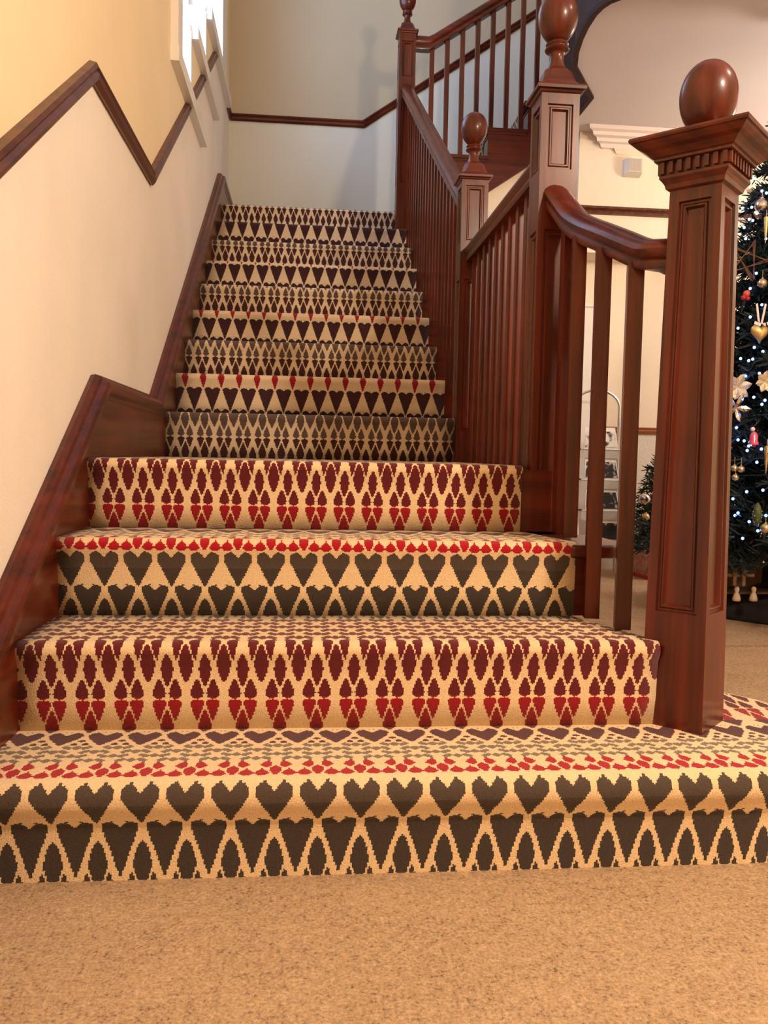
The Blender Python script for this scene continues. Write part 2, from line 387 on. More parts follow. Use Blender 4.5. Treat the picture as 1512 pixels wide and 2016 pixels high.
# ------------------------------------------------------------------ structure
bm = B(); box(bm, -3.0, 5.2, -3.0, 6.3, -.05, 0); struct(obj('floor', bm, FLOOR), 'tan twist pile carpet floor of the hall', 'floor')
bm = B(); box(bm, 1.05, 5.2, 3.028, 3.034, 0, .0015); struct(obj('trim_9', bm, simple('carpet_seam', rgb(150, 118, 92), 1, noise=.4, scale=120)), 'thin seam line across the hall carpet', 'seam')

# left wall in columns, two paints split at the dado line, stepped window opening
dado_pts = [(-3.0, 1.667-SL*(2.293-(-0.9))), (-.2, 1.667-SL*(2.293-(-.2))), (2.293, 1.667), (3.121, 1.667), (5.24, 1.667+SU*(5.24-3.121)), (YB, 3.045)]
dado_pts = [(-3.0, .42), (.42, .42), (2.293, 1.667), (3.121, 1.667), (5.20, 3.045), (YB, 3.045)]
def dado_z(y):
    for (a, za), (b, zb) in zip(dado_pts, dado_pts[1:]):
        if a <= y <= b: return za+(zb-za)*(y-a)/(b-a)
    return dado_pts[-1][1]
OPEN = [(3.70, 4.157, 2.335), (4.157, 4.73, 2.70), (4.73, 5.36, 3.075)]
ZT = 4.5
def open_b(y):
    for a, b, z in OPEN:
        if a <= y < b: return z
    return None
ys = sorted(set([p[0] for p in dado_pts]+[o[0] for o in OPEN]+[o[1] for o in OPEN]))
cr = []
for a, b, z in OPEN:
    yc = 3.121+(z-1.667)/((3.045-1.667)/(5.20-3.121))
    if a < yc < b: cr.append(yc)
ys = sorted(set(ys+cr))
bm = B()
def quad(bm, pts, mi):
    f = bm.faces.new([bm.verts.new(p) for p in pts]); f.material_index = mi
for a, b in zip(ys, ys[1:]):
    da, db = dado_z(a), dado_z(b); ob = open_b((a+b)/2)
    if ob is None:
        quad(bm, [(XW, a, 0), (XW, b, 0), (XW, b, db), (XW, a, da)], 1)
        quad(bm, [(XW, a, da), (XW, b, db), (XW, b, 5.2), (XW, a, 5.2)], 0)
    else:
        la, lb = min(da, ob), min(db, ob)
        quad(bm, [(XW, a, 0), (XW, b, 0), (XW, b, lb), (XW, a, la)], 1)
        if (da+db)/2 < ob: quad(bm, [(XW, a, la), (XW, b, lb), (XW, b, ob), (XW, a, ob)], 0)
        quad(bm, [(XW, a, ZT), (XW, b, ZT), (XW, b, 5.2), (XW, a, 5.2)], 0)
struct(obj('wall_left', bm, None, mats=[CREAMW, PALEW], recalc=False), 'long left wall, cream above the dado and off white below', 'wall')
# back wall of the stairwell
dbk = [(-.5636, 3.035), (.374, 3.035), (1.62, 3.89), (5.2, 3.89)]
bm = B()
for (a, za), (b, zb) in zip(dbk, dbk[1:]):
    quad(bm, [(a, YB, 0), (b, YB, 0), (b, YB, zb), (a, YB, za)], 1)
    quad(bm, [(a, YB, za), (b, YB, zb), (b, YB, 5.2), (a, YB, 5.2)], 0)
BACKC = simple('dimmed_cream_stairwell_paint', rgb(192, 180, 154), .75, noise=.03, scale=3, bump=.08, bscale=120)  # wall albedo lowered so the end of the stairwell reads as dimly lit
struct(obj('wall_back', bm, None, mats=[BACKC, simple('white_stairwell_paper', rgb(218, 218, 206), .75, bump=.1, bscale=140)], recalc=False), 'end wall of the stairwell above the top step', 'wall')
bm = B(); box(bm, -3, 5.2, -3.05, -3.0, 0, 5.2); struct(obj('wall_front', bm, CREAMW), 'entrance wall behind the viewpoint', 'wall')
bm = B(); box(bm, 5.2, 5.25, -3, 6.3, 0, 5.2); struct(obj('wall_right', bm, CREAMW), 'far right wall of the hall', 'wall')
bm = B(); box(bm, -3, 5.25, -3.05, 6.3, 5.2, 5.25); struct(obj('ceiling', bm, CEILP), 'high ceiling over the stairwell', 'ceiling')

# hall wall below the back flight, and the header proud of it
bm = B()
sof = lambda x: 2.366+.68*(x-1.12)
quad(bm, [(.69, YH, 0), (1.14, YH, 0), (1.14, YH, sof(1.14)), (.69, YH, sof(.69))], 0)
quad(bm, [(1.14, YH, .89), (1.60, YH, .89), (1.60, YH, sof(1.60)), (1.14, YH, sof(1.14))], 0)
quad(bm, [(1.60, YH, .89), (5.2, YH, .89), (5.2, YH, ZC), (1.60, YH, sof(1.60))], 0)
quad(bm, [(1.14, YH, 0), (5.2, YH, 0), (5.2, YH, .89), (1.14, YH, .89)], 1)
struct(obj('wall_hall', bm, None, mats=[HALLW, EMBOSS], recalc=False), 'pale hall wall behind the leaflet rack and little tree', 'wall')
bm = B(); box(bm, 1.60, 5.2, YHF, YH, 1.944, ZC)
struct(obj('wall_header', bm, HALLW), 'cream header wall carrying the alarm box and picture rail', 'wall')
# gallery soffit with curved wooden edge
edge = [(1.50, 5.19), (1.502, 4.69), (1.503, 4.536), (1.304, 4.207), (1.261, 4.054), (1.240, 3.93), (1.229, 3.82), (1.228, 3.71), (1.238, 3.65), (1.257, 3.603), (1.31, 3.545), (1.40, 3.50), (1.55, 3.475), (5.2, 3.475)]
bm = B(); prism_z(bm, [(5.2, 5.19)]+edge, ZC, ZC+.16)
struct(obj('ceiling_gallery', bm, CEILP), 'grey plaster soffit under the upstairs gallery', 'ceiling')
bm = B()
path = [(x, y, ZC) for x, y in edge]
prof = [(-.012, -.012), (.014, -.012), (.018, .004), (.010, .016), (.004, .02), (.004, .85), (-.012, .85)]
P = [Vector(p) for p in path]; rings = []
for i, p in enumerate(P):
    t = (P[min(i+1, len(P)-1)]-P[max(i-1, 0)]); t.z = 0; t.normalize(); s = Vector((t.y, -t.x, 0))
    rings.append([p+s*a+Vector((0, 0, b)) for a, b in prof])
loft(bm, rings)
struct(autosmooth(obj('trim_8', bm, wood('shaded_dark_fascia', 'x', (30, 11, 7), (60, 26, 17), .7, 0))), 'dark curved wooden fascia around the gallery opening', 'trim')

# cornice, lower moulding, picture rail, box, dado, skirting of the hall
bm = B()
stair = [(0, ZC), (.13, ZC), (.13, ZC-.022), (.10, ZC-.027), (.097, ZC-.046), (.064, ZC-.050), (.060, ZC-.068), (.032, ZC-.071), (.022, ZC-.09), (0, ZC-.092)]
rings = []
for xx, kk in ((1.662, 0), (5.2, None)):
    rings.append([((1.745-d if kk == 0 else 5.2), YHF-d, z) for d, z in stair])
loft(bm, rings)
struct(obj('trim_1', bm, WHITEP), 'white stepped plaster cornice under the hall ceiling', 'cornice')
bm = B()
rings = [[((1.832-d*1.2 if k == 0 else 5.2), YHF-d, z) for d, z in [(0, 2.574), (.024, 2.572), (.024, 2.552), (.008, 2.528), (0, 2.522)]] for k in (0, 1)]
loft(bm, rings); struct(obj('trim_2', bm, HALLW), 'slim cream moulding strip below the cornice', 'trim')
bm = B(); loft(bm, [[(x, YHF-d, z) for d, z in [(0, 2.168), (.018, 2.172), (.022, 2.185), (.014, 2.194), (.024, 2.202), (.024, 2.214), (0, 2.214)]] for x in (1.6, 5.2)])
struct(obj('trim_3', bm, DADO), 'dark picture rail on the hall header', 'picture rail')
bm = B(); loft(bm, [[(x, YH-d, z) for d, z in [(0, .872), (.016, .876), (.022, .89), (.014, .9), (.02, .908), (0, .914)]] for x in (1.80, 5.2)])
struct(obj('trim_4', bm, wood('mid_brown_dado', 'x', (120, 66, 38), (176, 110, 70), .4)), 'brown dado rail on the hall wall beside the rack', 'dado rail')
bm = B(); loft(bm, [[(x, YH-d, z) for d, z in [(0, 0), (.022, 0), (.022, .17), (.016, .19), (.02, .2), (.012, .215), (0, .218)]] for x in (1.80, 5.2)])
struct(obj('baseboard_hall', bm, WHITE), 'tall white skirting board along the hall wall', 'skirting')
al = thing('alarm_box', 'small ribbed white alarm box on the wall under the cornice', 'alarm')
bm = B(); loft(bm, [sq(1.925, YHF-.018, .001, 2.392)]*0 or [[(1.868, YHF, 2.395), (1.974, YHF, 2.395), (1.974, YHF, 2.492), (1.868, YHF, 2.492)], [(1.868, YHF-.03, 2.40), (1.974, YHF-.03, 2.40), (1.974, YHF-.03, 2.492), (1.868, YHF-.03, 2.492)], [(1.888, YHF-.055, 2.412), (1.970, YHF-.055, 2.412), (1.970, YHF-.055, 2.490), (1.888, YHF-.055, 2.490)]])
hs = obj('housing', bm, BOXG, al)
for k in range(10):
    bm = B(); box(bm, 1.895+k*.0072, 1.8985+k*.0072, YHF-.058, YHF-.055, 2.418, 2.486); obj('rib', bm, BOXG, hs)
# white cupboard door beside the rack
dr = bpy.data.objects.new('door_1', None); C.objects.link(dr); struct(dr, 'white painted door and frame under the back flight', 'door')
bm = B(); box(bm, 1.20, 1.70, YH-.02, YH-.002, 0, 1.58); dl = obj('door_leaf', bm, WHITE, dr)
bm = B()
box(bm, 1.70, 1.785, YH-.035, YH-.001, 0, 1.58); box(bm, 1.12, 1.20, YH-.035, YH-.001, 0, 1.58); box(bm, 1.12, 1.785, YH-.035, YH-.001, 1.58, 1.655); box(bm, 1.11, 1.795, YH-.045, YH-.001, 1.655, 1.67)
obj('door_frame', bm, WHITE, dr)
for z0, z1 in ((.12, .72), (.84, 1.48)):
    bm = B(); box(bm, 1.28, 1.62, YH-.026, YH-.02, z0, z1); obj('door_panel', bm, WHITE, dl)

# dado rails in the stairwell
DP = [(.0, -.024), (.010, -.026), (.020, -.016), (.024, -.004), (.016, .004), (.022, .012), (.018, .022), (.0, .026)]
def dado(name, pts, label, n=(1, 0, 0)):
    bm = B(); sweep_plane(bm, pts, n, DP); return struct(obj(name, bm, DADO), label, 'dado rail')
yk = lambda z: 3.121+(z-1.667)/((3.045-1.667)/(5.20-3.121))
dado('trim_5', [(XW, .42, .42), (XW, 2.293, 1.667), (XW, 3.121, 1.667), (XW, yk(2.275), 2.275)], 'dark dado rail rising in a zigzag on the left wall')
dado('trim_6', [(XW, 4.19, dado_z(4.19)), (XW, yk(2.66), 2.66)], 'short dado piece under the middle window sill')
dado('trim_7', [(XW, 4.76, dado_z(4.76)), (XW, yk(3.04), 3.04)], 'short dado piece under the highest window sill')
dado('trim_10', [(XW, 5.72, 3.045), (XW, YB-.01, 3.045)], 'short level dado piece beside the stairwell corner')
bm = B(); sweep_plane(bm, [(x, YB, z) for x, z in [(-.555, 3.035), (.374, 3.035), (1.62, 3.89), (5.2, 3.89)]], (0, -1, 0), DP)
struct(obj('trim_11', bm, WX), 'dark dado rail across the stairwell end wall', 'dado rail')

# stepped window
win = bpy.data.objects.new('window_1', None); C.objects.link(win); struct(win, 'tall stairwell window with stepped white sills', 'window')
XO = XW-.19
for i, (a, b, z) in enumerate(OPEN):
    bm = B(); y1 = (4.54, 5.14, 5.90)[i]
    prism_x(bm, [(a-.13 if i == 0 else a+.01, z-.062), (y1, z-.062), (y1, z-.012), (y1-.01, z), (a-.13 if i == 0 else a+.01, z)], XW, XW+.035)
    obj('sill_board', bm, WHITE, win)
    bm = B(); box(bm, XO, XW-.0005, a+.0005, b, z-.03, z-.0005); obj('sill', bm, WHITE, win)
    if i: bm = B(); box(bm, XO, XW+.004, a, a+.025, OPEN[i-1][2]+.0005, z-.0305); obj('sill_riser', bm, WHITE, win)
bm = B(); box(bm, XW, XW+.03, 3.585, 3.70, 2.335, 4.62); obj('architrave', bm, WHITE, win)
bm = B(); box(bm, XW, XW+.03, 5.36, 5.64, 3.075, 4.62); obj('architrave', bm, WHITE, win)
bm = B(); box(bm, XW, XW+.03, 3.70, 5.36, ZT, 4.62); obj('architrave', bm, WHITE, win)
bm = B(); box(bm, XO, XW, 3.68, 3.70, 2.335, ZT); box(bm, XO, XW, 5.36, 5.38, 3.075, ZT); box(bm, XO, XW, 3.68, 5.38, ZT, ZT+.02); obj('reveal', bm, WHITE, win)
for i, (a, b, z) in enumerate(OPEN):
    bm = B()
    for y0, y1 in ((a, a+.05), (b-.05, b)): box(bm, XO-.03, XO+.02, y0, y1, z, ZT)
    for z0, z1 in ((z, z+.05), (ZT-.05, ZT)): box(bm, XO-.03, XO+.02, a+.05, b-.05, z0, z1)
    sf = obj('sash_frame', bm, WHITE, win)
    bm = B(); box(bm, XO-.008, XO-.004, a+.05, b-.05, z+.06, ZT-.05); obj('glass_pane', bm, GLASS, sf)

# wall string (stepped skirting board with moulded capping)
yA, yC2, zs = 2.290, 3.110, .883
ze = 2.405; yE = yC2+(ze-zs)/SU
top = [(-.0, zs-SL*yA*1.0), (yA, zs), (yC2, zs), (yE, ze), (YB, ze)]
top[0] = (.98, zs-SL*(yA-.98))
low_ = [(YB, ze-.24), (yE+.05, ze-.24), (yC2+.08, zs-.30), (yA+.02, zs-.42), (1.36, 0.0), (.98, 0.0)]
bm = B(); prism_x(bm, [(.98, max(.0, top[0][1]))]+top[1:]+low_[:-1]+[(.98, 0)], XW, XS)
sb = obj('baseboard_left', bm, WY); struct(sb, 'reddish brown wall string with moulded capping up the left wall', 'skirting')
bm = B(); sweep_plane(bm, [(XW, y, z) for y, z in top], (1, 0, 0), [(0, -.055), (.037, -.052), (.039, -.040), (.047, -.032), (.049, -.014), (.044, -.004), (.030, .002), (.026, .010), (.012, .014), (0, .012)])
o = obj('capping', bm, WY, sb)

# ------------------------------------------------------------------ staircase carcass (wood)
st = thing('staircase', 'dark mahogany staircase with two straight flights and a landing', 'staircase')
XO2 = .69
def block(name, poly, x0, x1, mat=WX):
    bm = B(); prism_x(bm, poly, x0, x1); return obj(name, bm, mat, st)
# step 1 body: bullnose plan
def bull(rad, cx=.775, cyy=1.631):
    pts = [(XS-.03, cyy-rad)]
    for k in range(0, 25):
        a = -PI/2+PI*k/24
        pts.append((cx+rad*math.cos(a), cyy+rad*math.sin(a)))
    pts.append((XS-.03, cyy+rad))
    return pts
bm = B(); prism_z(bm, bull(.262), 0, .158); obj('step', bm, WX, st)
for i in (2, 3):
    y0 = Y[i]+OV+.006
    xr2 = {2: .655, 3: .645}[i]
    bm = B(); box(bm, XS, xr2, y0+(.075 if i == 2 else 0), Y[i+1]+.03, (i-1)*r_, i*r_-.012)
    if i == 2: box(bm, XS, .655, y0, y0+.075, (i-1)*r_, i*r_-.012)
    obj('step', bm, WX, st)
bm = B()   # step 3 wooden tread end with rounded return nosing
pr = [(.60, 1.845), (.70, 1.845), (.738, 1.87), (.75, 1.91), (.75, 2.08), (.73, 2.11), (.60, 2.12)]
prism_z(bm, pr, .474, .505); o = obj('tread_end', bm, WY, st)
bv = o.modifiers.new('b', 'BEVEL'); bv.width = .009; bv.segments = 3
bm = B(); box(bm, .60, .650, 1.87, 2.10, .345, .474); obj('outer_string', bm, WY, st)
bm = B(); box(bm, XS, XO2, Y[4]+OV+.006, Y[5]+.03, .51, .668); obj('landing', bm, WX, st)
for i in range(5, 13):
    bm = B(); box(bm, XS, XO2, Y[i]+OV+.006, Y[i+1]+.03, (i-1)*r_-.05, i*r_-.012); obj('step', bm, WX, st)
bm = B(); box(bm, XS, .60, Y[13]+OV+.006, YB-.002, 12*r_-.05, 13*r_-.012); obj('top_landing', bm, WX, st)
block('spandrel_panel', [(2.13, 0), (YH-.03, 0), (YH-.03, 12*r_-.06), (Y[5]+.03, 4*r_-.06), (2.13, 4*r_-.06)], .665, XO2, WZ)
# flight up along the end wall
F3 = [.58+.247*k for k in range(8)]
for k in range(7):
    z = (14+k)*r_
    bm = B(); box(bm, F3[k]+.012, F3[k+1]+.03, YH-.0, YB-.002, z-.17, z-.012); obj('step', bm, WX, st)
    bm = B()
    x0, x1 = F3[k]-.012, F3[k+1]+.016
    box(bm, x0, x1, YH-.035, YH+.10, z-.026, z-.006); box(bm, x0+.012, x1-.012, YH-.024, YH+.1, z-.040, z-.026); box(bm, x0+.02, x1-.02, YH-.012, YH+.1, z-.062, z-.056)
    obj('tread_end', bm, WX, st)
poly = [(.56, 2.2)]
for k in range(7):
    z = (14+k)*r_-.012
    poly += [(F3[k]+.012, z-.17+.012*(k == 0)), (F3[k]+.012, z)] if k else [(.592, z)]
poly += [(F3[7], (20)*r_-.012), (F3[7], sof(F3[7])), (.75, sof(.75)), (.56, 2.0)]
bm = B(); prism_y(bm, poly, YH-.016, YH-.0005); obj('outer_string', bm, WX, st)
bm = B(); prism_y(bm, [(.70, sof(.70)), (F3[7], sof(F3[7])), (F3[7], sof(F3[7])-.02), (.70, sof(.70)-.02)], YH-.022, YH+.02); obj('string_moulding', bm, WX, st)
bm = B(); prism_y(bm, [(1.52, 2.60), (1.744, 2.60), (1.735, 2.588), (1.72, 2.580), (1.70, 2.55), (1.68, 2.54), (1.52, 2.54)], 5.225, 5.235)
o = struct(obj('trim_12', bm, DADO), 'small dark wooden lintel end behind the middle newel', 'trim')

# ------------------------------------------------------------------ stair carpet
cp = thing('stair_carpet', 'cream stair carpet woven with red, maroon and grey hearts', 'carpet')
PU = .0708
def profile(rise, depth, nose=.014, rad=.016, n=7, first=False):
    """(d = distance towards viewer from riser face, z, v)"""
    if first: pts = [(0, 0.0), (0, rise*.25), (0.001, rise*.45), (.003, rise*.56), (.012, rise*.62)]; rad, c0, a0 = .030, -.004, -.28
    else: pts = [(0, 0.0), (.001, rise*.33), (0.003, rise*.6), (.006, rise*.76)]; rad, c0, a0 = .018, -.003, -.12
    cz = rise-rad
    for k in range(n+1):
        a = PI*a0+PI*(.5-a0)*k/n
        pts.append((c0+rad*math.cos(a), cz+rad*math.sin(a)))
    tot = [0]
    for a, b in zip(pts, pts[1:]): tot.append(tot[-1]+math.hypot(b[0]-a[0], b[1]-a[1]))
    out = [(d, z, .93*z/rise+.07*t/tot[-1]) for (d, z), t in zip(pts, tot)]
    d0 = pts[-1][0]
    for k in range(1, 4): out.append((d0-(d0+depth)*k/3, rise, 1+k/3))
    return out
def carpet_strip(i, x0, xr_n, xr_b, voff, mat, nx=24, uf=lambda x: (x+.468)/PU+.5, yface=None, depth=None, z0=None, tread_edge=None):
    yf = Y[i]+OV if yface is None else yface
    dep = (Y[i+1]-Y[i] if i < 13 else .8) if depth is None else depth
    z0 = (i-1)*r_ if z0 is None else z0
    pr = profile(r_, dep)
    bm = B(); uvl = bm.loops.layers.uv.new('UVMap')
    grid = []
    for d, z, v in pr:
        row = []
        xr = xr_n if v <= 1 else xr_n+(xr_b-xr_n)*(v-1)
        for k in range(nx+1):
            x = x0+(xr-x0)*k/nx
            wob = .0012*math.sin(x*17+i*3)+.0008*math.sin(x*41+i)
            row.append((bm.verts.new((x, yf-d+wob*(1 if v > .2 else 0), z0+z)), uf(x), v+voff))
        grid.append(row)
    for ra, rb in zip(grid, grid[1:]):
        for k in range(nx):
            q = [ra[k], ra[k+1], rb[k+1], rb[k]]
            f = bm.faces.new([t[0] for t in q])
            for lp, t in zip(f.loops, q): lp[uvl].uv = (t[1], t[2])
    o = obj('carpeted_step', bm, mat, cp, smooth=True, recalc=False)
    sm = o.modifiers.new('thick', 'SOLIDIFY'); sm.thickness = .006; sm.offset = -1
    return o
# first step: profile swept round the bullnose, plus the tread
bm = B(); uvl = bm.loops.layers.uv.new('UVMap')
pr = [q for q in profile(r_, .25, first=True) if q[2] <= 1.0001]
base = [(XS-.03+(.775-XS+.03)*k/26, 1.36) for k in range(27)]
CB = (.775, 1.631); RB = 1.631-1.36
arc = [(-PI/2+(PI*1.02)*k/26) for k in range(1, 27)]
plan = [((x, y), (0, -1), x) for x, y in base]+[((CB[0]+RB*math.cos(a), CB[1]+RB*math.sin(a)), (math.cos(a), math.sin(a)), .775+(a+PI/2)*(RB+.02)) for a in arc]
grid = []
def v1(v):
    t = [(0, -.09), (.03, -.07), (.60, .39), (.97, .832), (1, .845)]
    for (a, pa), (b, pb) in zip(t, t[1:]):
        if v <= b+1e-6: return pa+(pb-pa)*(v-a)/(b-a)
    return .845
for d, z, v in pr:
    grid.append([(bm.verts.new((p[0]+n[0]*d, p[1]+n[1]*d, z)), (s+.468)/PU+.5, v1(v)) for p, n, s in plan])
for ra, rb in zip(grid, grid[1:]):
    for k in range(len(plan)-1):
        q = [ra[k], ra[k+1], rb[k+1], rb[k]]
        f = bm.faces.new([t[0] for t in q])
        for lp, t in zip(f.loops, q): lp[uvl].uv = (t[1], t[2])
last = grid[-1]
# tread: inner loop towards the middle of the step, same weave direction as the flight
yn = last[0][0].co.y
def tuv(co): return ((co.x+.468)/PU+.5, .845+1.155*(co.y-yn)/.262)
for k in range(26):
    a, b = last[k][0], last[k+1][0]
    c = bm.verts.new((b.co.x, 1.66, r_)); d = bm.verts.new((a.co.x, 1.66, r_))
    f = bm.faces.new((a, b, c, d))
    for lp in f.loops: lp[uvl].uv = tuv(lp.vert.co)
ctr = bm.verts.new((CB[0], CB[1], r_))
for k in range(26, len(plan)-1):
    f = bm.faces.new((last[k][0], last[k+1][0], ctr))
    for lp in f.loops: lp[uvl].uv = tuv(lp.vert.co)
bmesh.ops.remove_doubles(bm, verts=bm.verts, dist=1e-5)
obj('carpeted_step', bm, low, cp, smooth=True, recalc=False)
carpet_strip(2, XS, .705, .612, 2, low, yface=Y[2]+OV)
carpet_strip(3, XS, .616, .56, 0, low, uf=lambda x: (x+.431)/.0716+.5)
carpet_strip(4, XS, .553, .57, 2, low, depth=Y[5]-Y[4])
DRIFT = .06
for i in range(5, 14):
    k = i-5
    carpet_strip(i, XS, XR, XR, (0 if k % 2 == 0 else 2)-DRIFT*k+.0, upper, nx=14, uf=lambda x: (x+.456)/.0725)
# carpet on the flight along the end wall
for k in range(5):
    bm = B(); uvl = bm.loops.layers.uv.new('UVMap')
    z0 = (13+k)*r_; grid = []
    for d, z, v in profile(r_, .247):
        grid.append([(bm.verts.new((F3[k]+.012-d, y, z0+z)), y/PU, v+(0 if k % 2 else 2)-.5) for y in [YH+.10+(YB-YH-.103)*j/6 for j in range(7)]])
    for ra, rb in zip(grid, grid[1:]):
        for j in range(6):
            q = [ra[j], rb[j], rb[j+1], ra[j+1]]
            f = bm.faces.new([t[0] for t in q])
            for lp, t in zip(f.loops, q): lp[uvl].uv = (t[1], t[2])
    obj('carpeted_step', bm, upper, cp, smooth=True)

# ------------------------------------------------------------------ newel posts
def shaft(parent, cx, cy, z0, z1, w0, w1, rot, panels, stile=.016):
    bm = B(); c, s = math.cos(rot), math.sin(rot)
    hw = lambda z: w0+(w1-w0)*(z-z0)/(z1-z0)
    for q in range(4):
        a = rot+q*PI/2; ux, uy = math.cos(a), math.sin(a); nx, ny = uy, -ux
        def Pt(t, z, dep): h = hw(z); return bm.verts.new((cx+ux*t+nx*(h-dep), cy+uy*t+ny*(h-dep), z))
        def F(*p): bm.faces.new([Pt(*x) for x in p])
        zc = z0
        for za, zb in panels:
            ha, hb = hw(za), hw(zb)
            F((-hw(zc), zc, 0), (hw(zc), zc, 0), (ha, za, 0), (-ha, za, 0))
            F((-ha, za, 0), (-ha+stile, za, 0), (-hb+stile, zb, 0), (-hb, zb, 0))
            F((ha-stile, za, 0), (ha, za, 0), (hb, zb, 0), (hb-stile, zb, 0))
            ring = [(0, 0), (.002, .006), (.006, .006), (.009, .003), (.012, .003), (.016, .010)]
            for (i0, d0), (i1, d1) in zip(ring, ring[1:]):
                o0 = [(-ha+stile+i0, za+i0, d0), (ha-stile-i0, za+i0, d0), (hb-stile-i0, zb-i0, d0), (-hb+stile+i0, zb-i0, d0)]
                o1 = [(-ha+stile+i1, za+i1, d1), (ha-stile-i1, za+i1, d1), (hb-stile-i1, zb-i1, d1), (-hb+stile+i1, zb-i1, d1)]
                for k in range(4): F(o0[k], o0[(k+1) % 4], o1[(k+1) % 4], o1[k])
            F(*o1)
            zc = zb
        F((-hw(zc), zc, 0), (hw(zc), zc, 0), (w1, z1, 0), (-w1, z1, 0))
    bmesh.ops.remove_doubles(bm, verts=bm.verts, dist=1e-5)
    return obj('shaft', bm, WZ, parent)
def newel(label, cx, cy, z0, z1, hw, panels, zb0, zb1, foot=None):
    t = thing('newel_post', label, 'newel post', 'panelled newel posts with egg finials')
    shaft(t, cx, cy, z0, z1, hw, hw, 0, panels)
    bm = B(); loft(bm, [sq(cx, cy, h, z) for h, z in [(hw, z1-.004), (hw+.004, z1-.002), (hw+.006, z1+.003), (hw+.013, z1+.005), (hw+.014, z1+.012), (hw+.011, z1+.017), (hw+.006, z1+.018)]])
    obj('cap_moulding', bm, WX, t)
    zd = z1+.018; H = zb0-zd
    bm = B(); loft(bm, [sq(cx, cy, h, zd+f*H, 0, c) for h, c, f in [(hw+.004, .002, 0), (hw-.004, .008, .08), (hw-.010, .012, .22), (hw-.014, .016, .36), (hw-.022, .018, .44), (.020, .012, .46)]])
    obj('cap_dome', bm, WX, t)
    bm = B(); zf = zd+.45*H
    pr = [(.024, zf), (.020, zf+.10*H), (.0175, zf+.22*H), (.0185, zf+.30*H), (.022, zf+.34*H), (.029, zf+.36*H), (.031, zf+.39*H), (.029, zf+.42*H), (.025, zf+.43*H), (.025, zf+.45*H), (.028, zf+.47*H), (.029, zf+.50*H), (.026, zf+.53*H), (.022, zf+.55*H)]
    lathe(bm, cx, cy, pr, 28)
    autosmooth(obj('finial_neck', bm, WZ, t), 50)
    bm = B(); n = 22; Hb = zb1-zb0+.006
    pr = []
    for k in range(n+1):
        a = PI*k/n; zz = zb0-.006+Hb*(1-math.cos(a))/2
        pr.append((max(1e-4, .0505*math.sin(a)*(1-.07*math.cos(a))), zz))
    lathe(bm, cx, cy, pr, 32); obj('finial', bm, WZ, t, smooth=True)
    if foot:
        bm = B(); loft(bm, [sq(cx, cy, h, z) for h, z in [(hw+.006, z0), (hw+.006, z0+.012), (hw+.001, z0+.02)]]); obj('foot_moulding', bm, WX, t)
    return t
newel('middle newel post in front, lit orange, holding the swooping handrail', .627, 2.18, .51, 1.62, .049, [(.62, 1.28), (1.43, 1.59)], 1.762, 1.885)
newel('smaller newel post behind the middle one at the landing corner', .628, 3.277, .66, 1.755, .051, [(.80, 1.38), (1.52, 1.73)], 1.897, 2.018)
newel('farthest dark newel post at the top of the carpeted flight', .578, 5.25, 2.02, 3.24, .050, [(2.35, 2.85), (2.98, 3.19)], 3.385, 3.505)
# big tapered newel at the foot
t = thing('newel_post', 'large tapered newel post in front with dentil cap and wooden egg', 'newel post')
NX, NY, RT = .771, 1.622, PI/4
shaft(t, NX, NY, .170, 1.237, .0625, .0495, RT, [(.40, 1.20)], .019)
bm = B(); loft(bm, [sq(NX, NY, h, z, RT) for h, z in [(.0495, 1.222), (.056, 1.226), (.058, 1.234), (.062, 1.240), (.066, 1.2445), (.066, 1.250), (.062, 1.252), (.062, 1.276)]]); nk = obj('neck_moulding', bm, WX, t)
for q in range(4):
    a = RT+q*PI/2; ux, uy = math.cos(a), math.sin(a); nx, ny = uy, -ux
    for k in range(8):
        s = -.0595+.119*k/7
        bm = B(); obox(bm, (NX+ux*s+nx*.0655, NY+uy*s+ny*.0655, 1.2635), (ux*.0042, uy*.0042, 0), (nx*.0042, ny*.0042, 0), (0, 0, .0105)); obj('dentil', bm, WX, nk)
bm = B(); loft(bm, [sq(NX, NY, h, z, RT) for h, z in [(.070, 1.275), (.074, 1.276), (.074, 1.281), (.078, 1.283), (.082, 1.2875), (.088, 1.293), (.097, 1.298), (.104, 1.304), (.107, 1.3075), (.1105, 1.309), (.112, 1.313), (.1105, 1.3175), (.105, 1.319), (.04, 1.330)]])
obj('cap', bm, WX, t)
bm = B(); pr = []
for k in range(25):
    a = PI*k/24; pr.append((max(1e-4, .0545*math.sin(a)*(1-.06*math.cos(a))), 1.328+.146*(1-math.cos(a))/2))
lathe(bm, NX, NY, pr, 36); obj('finial', bm, WZ, t, smooth=True)

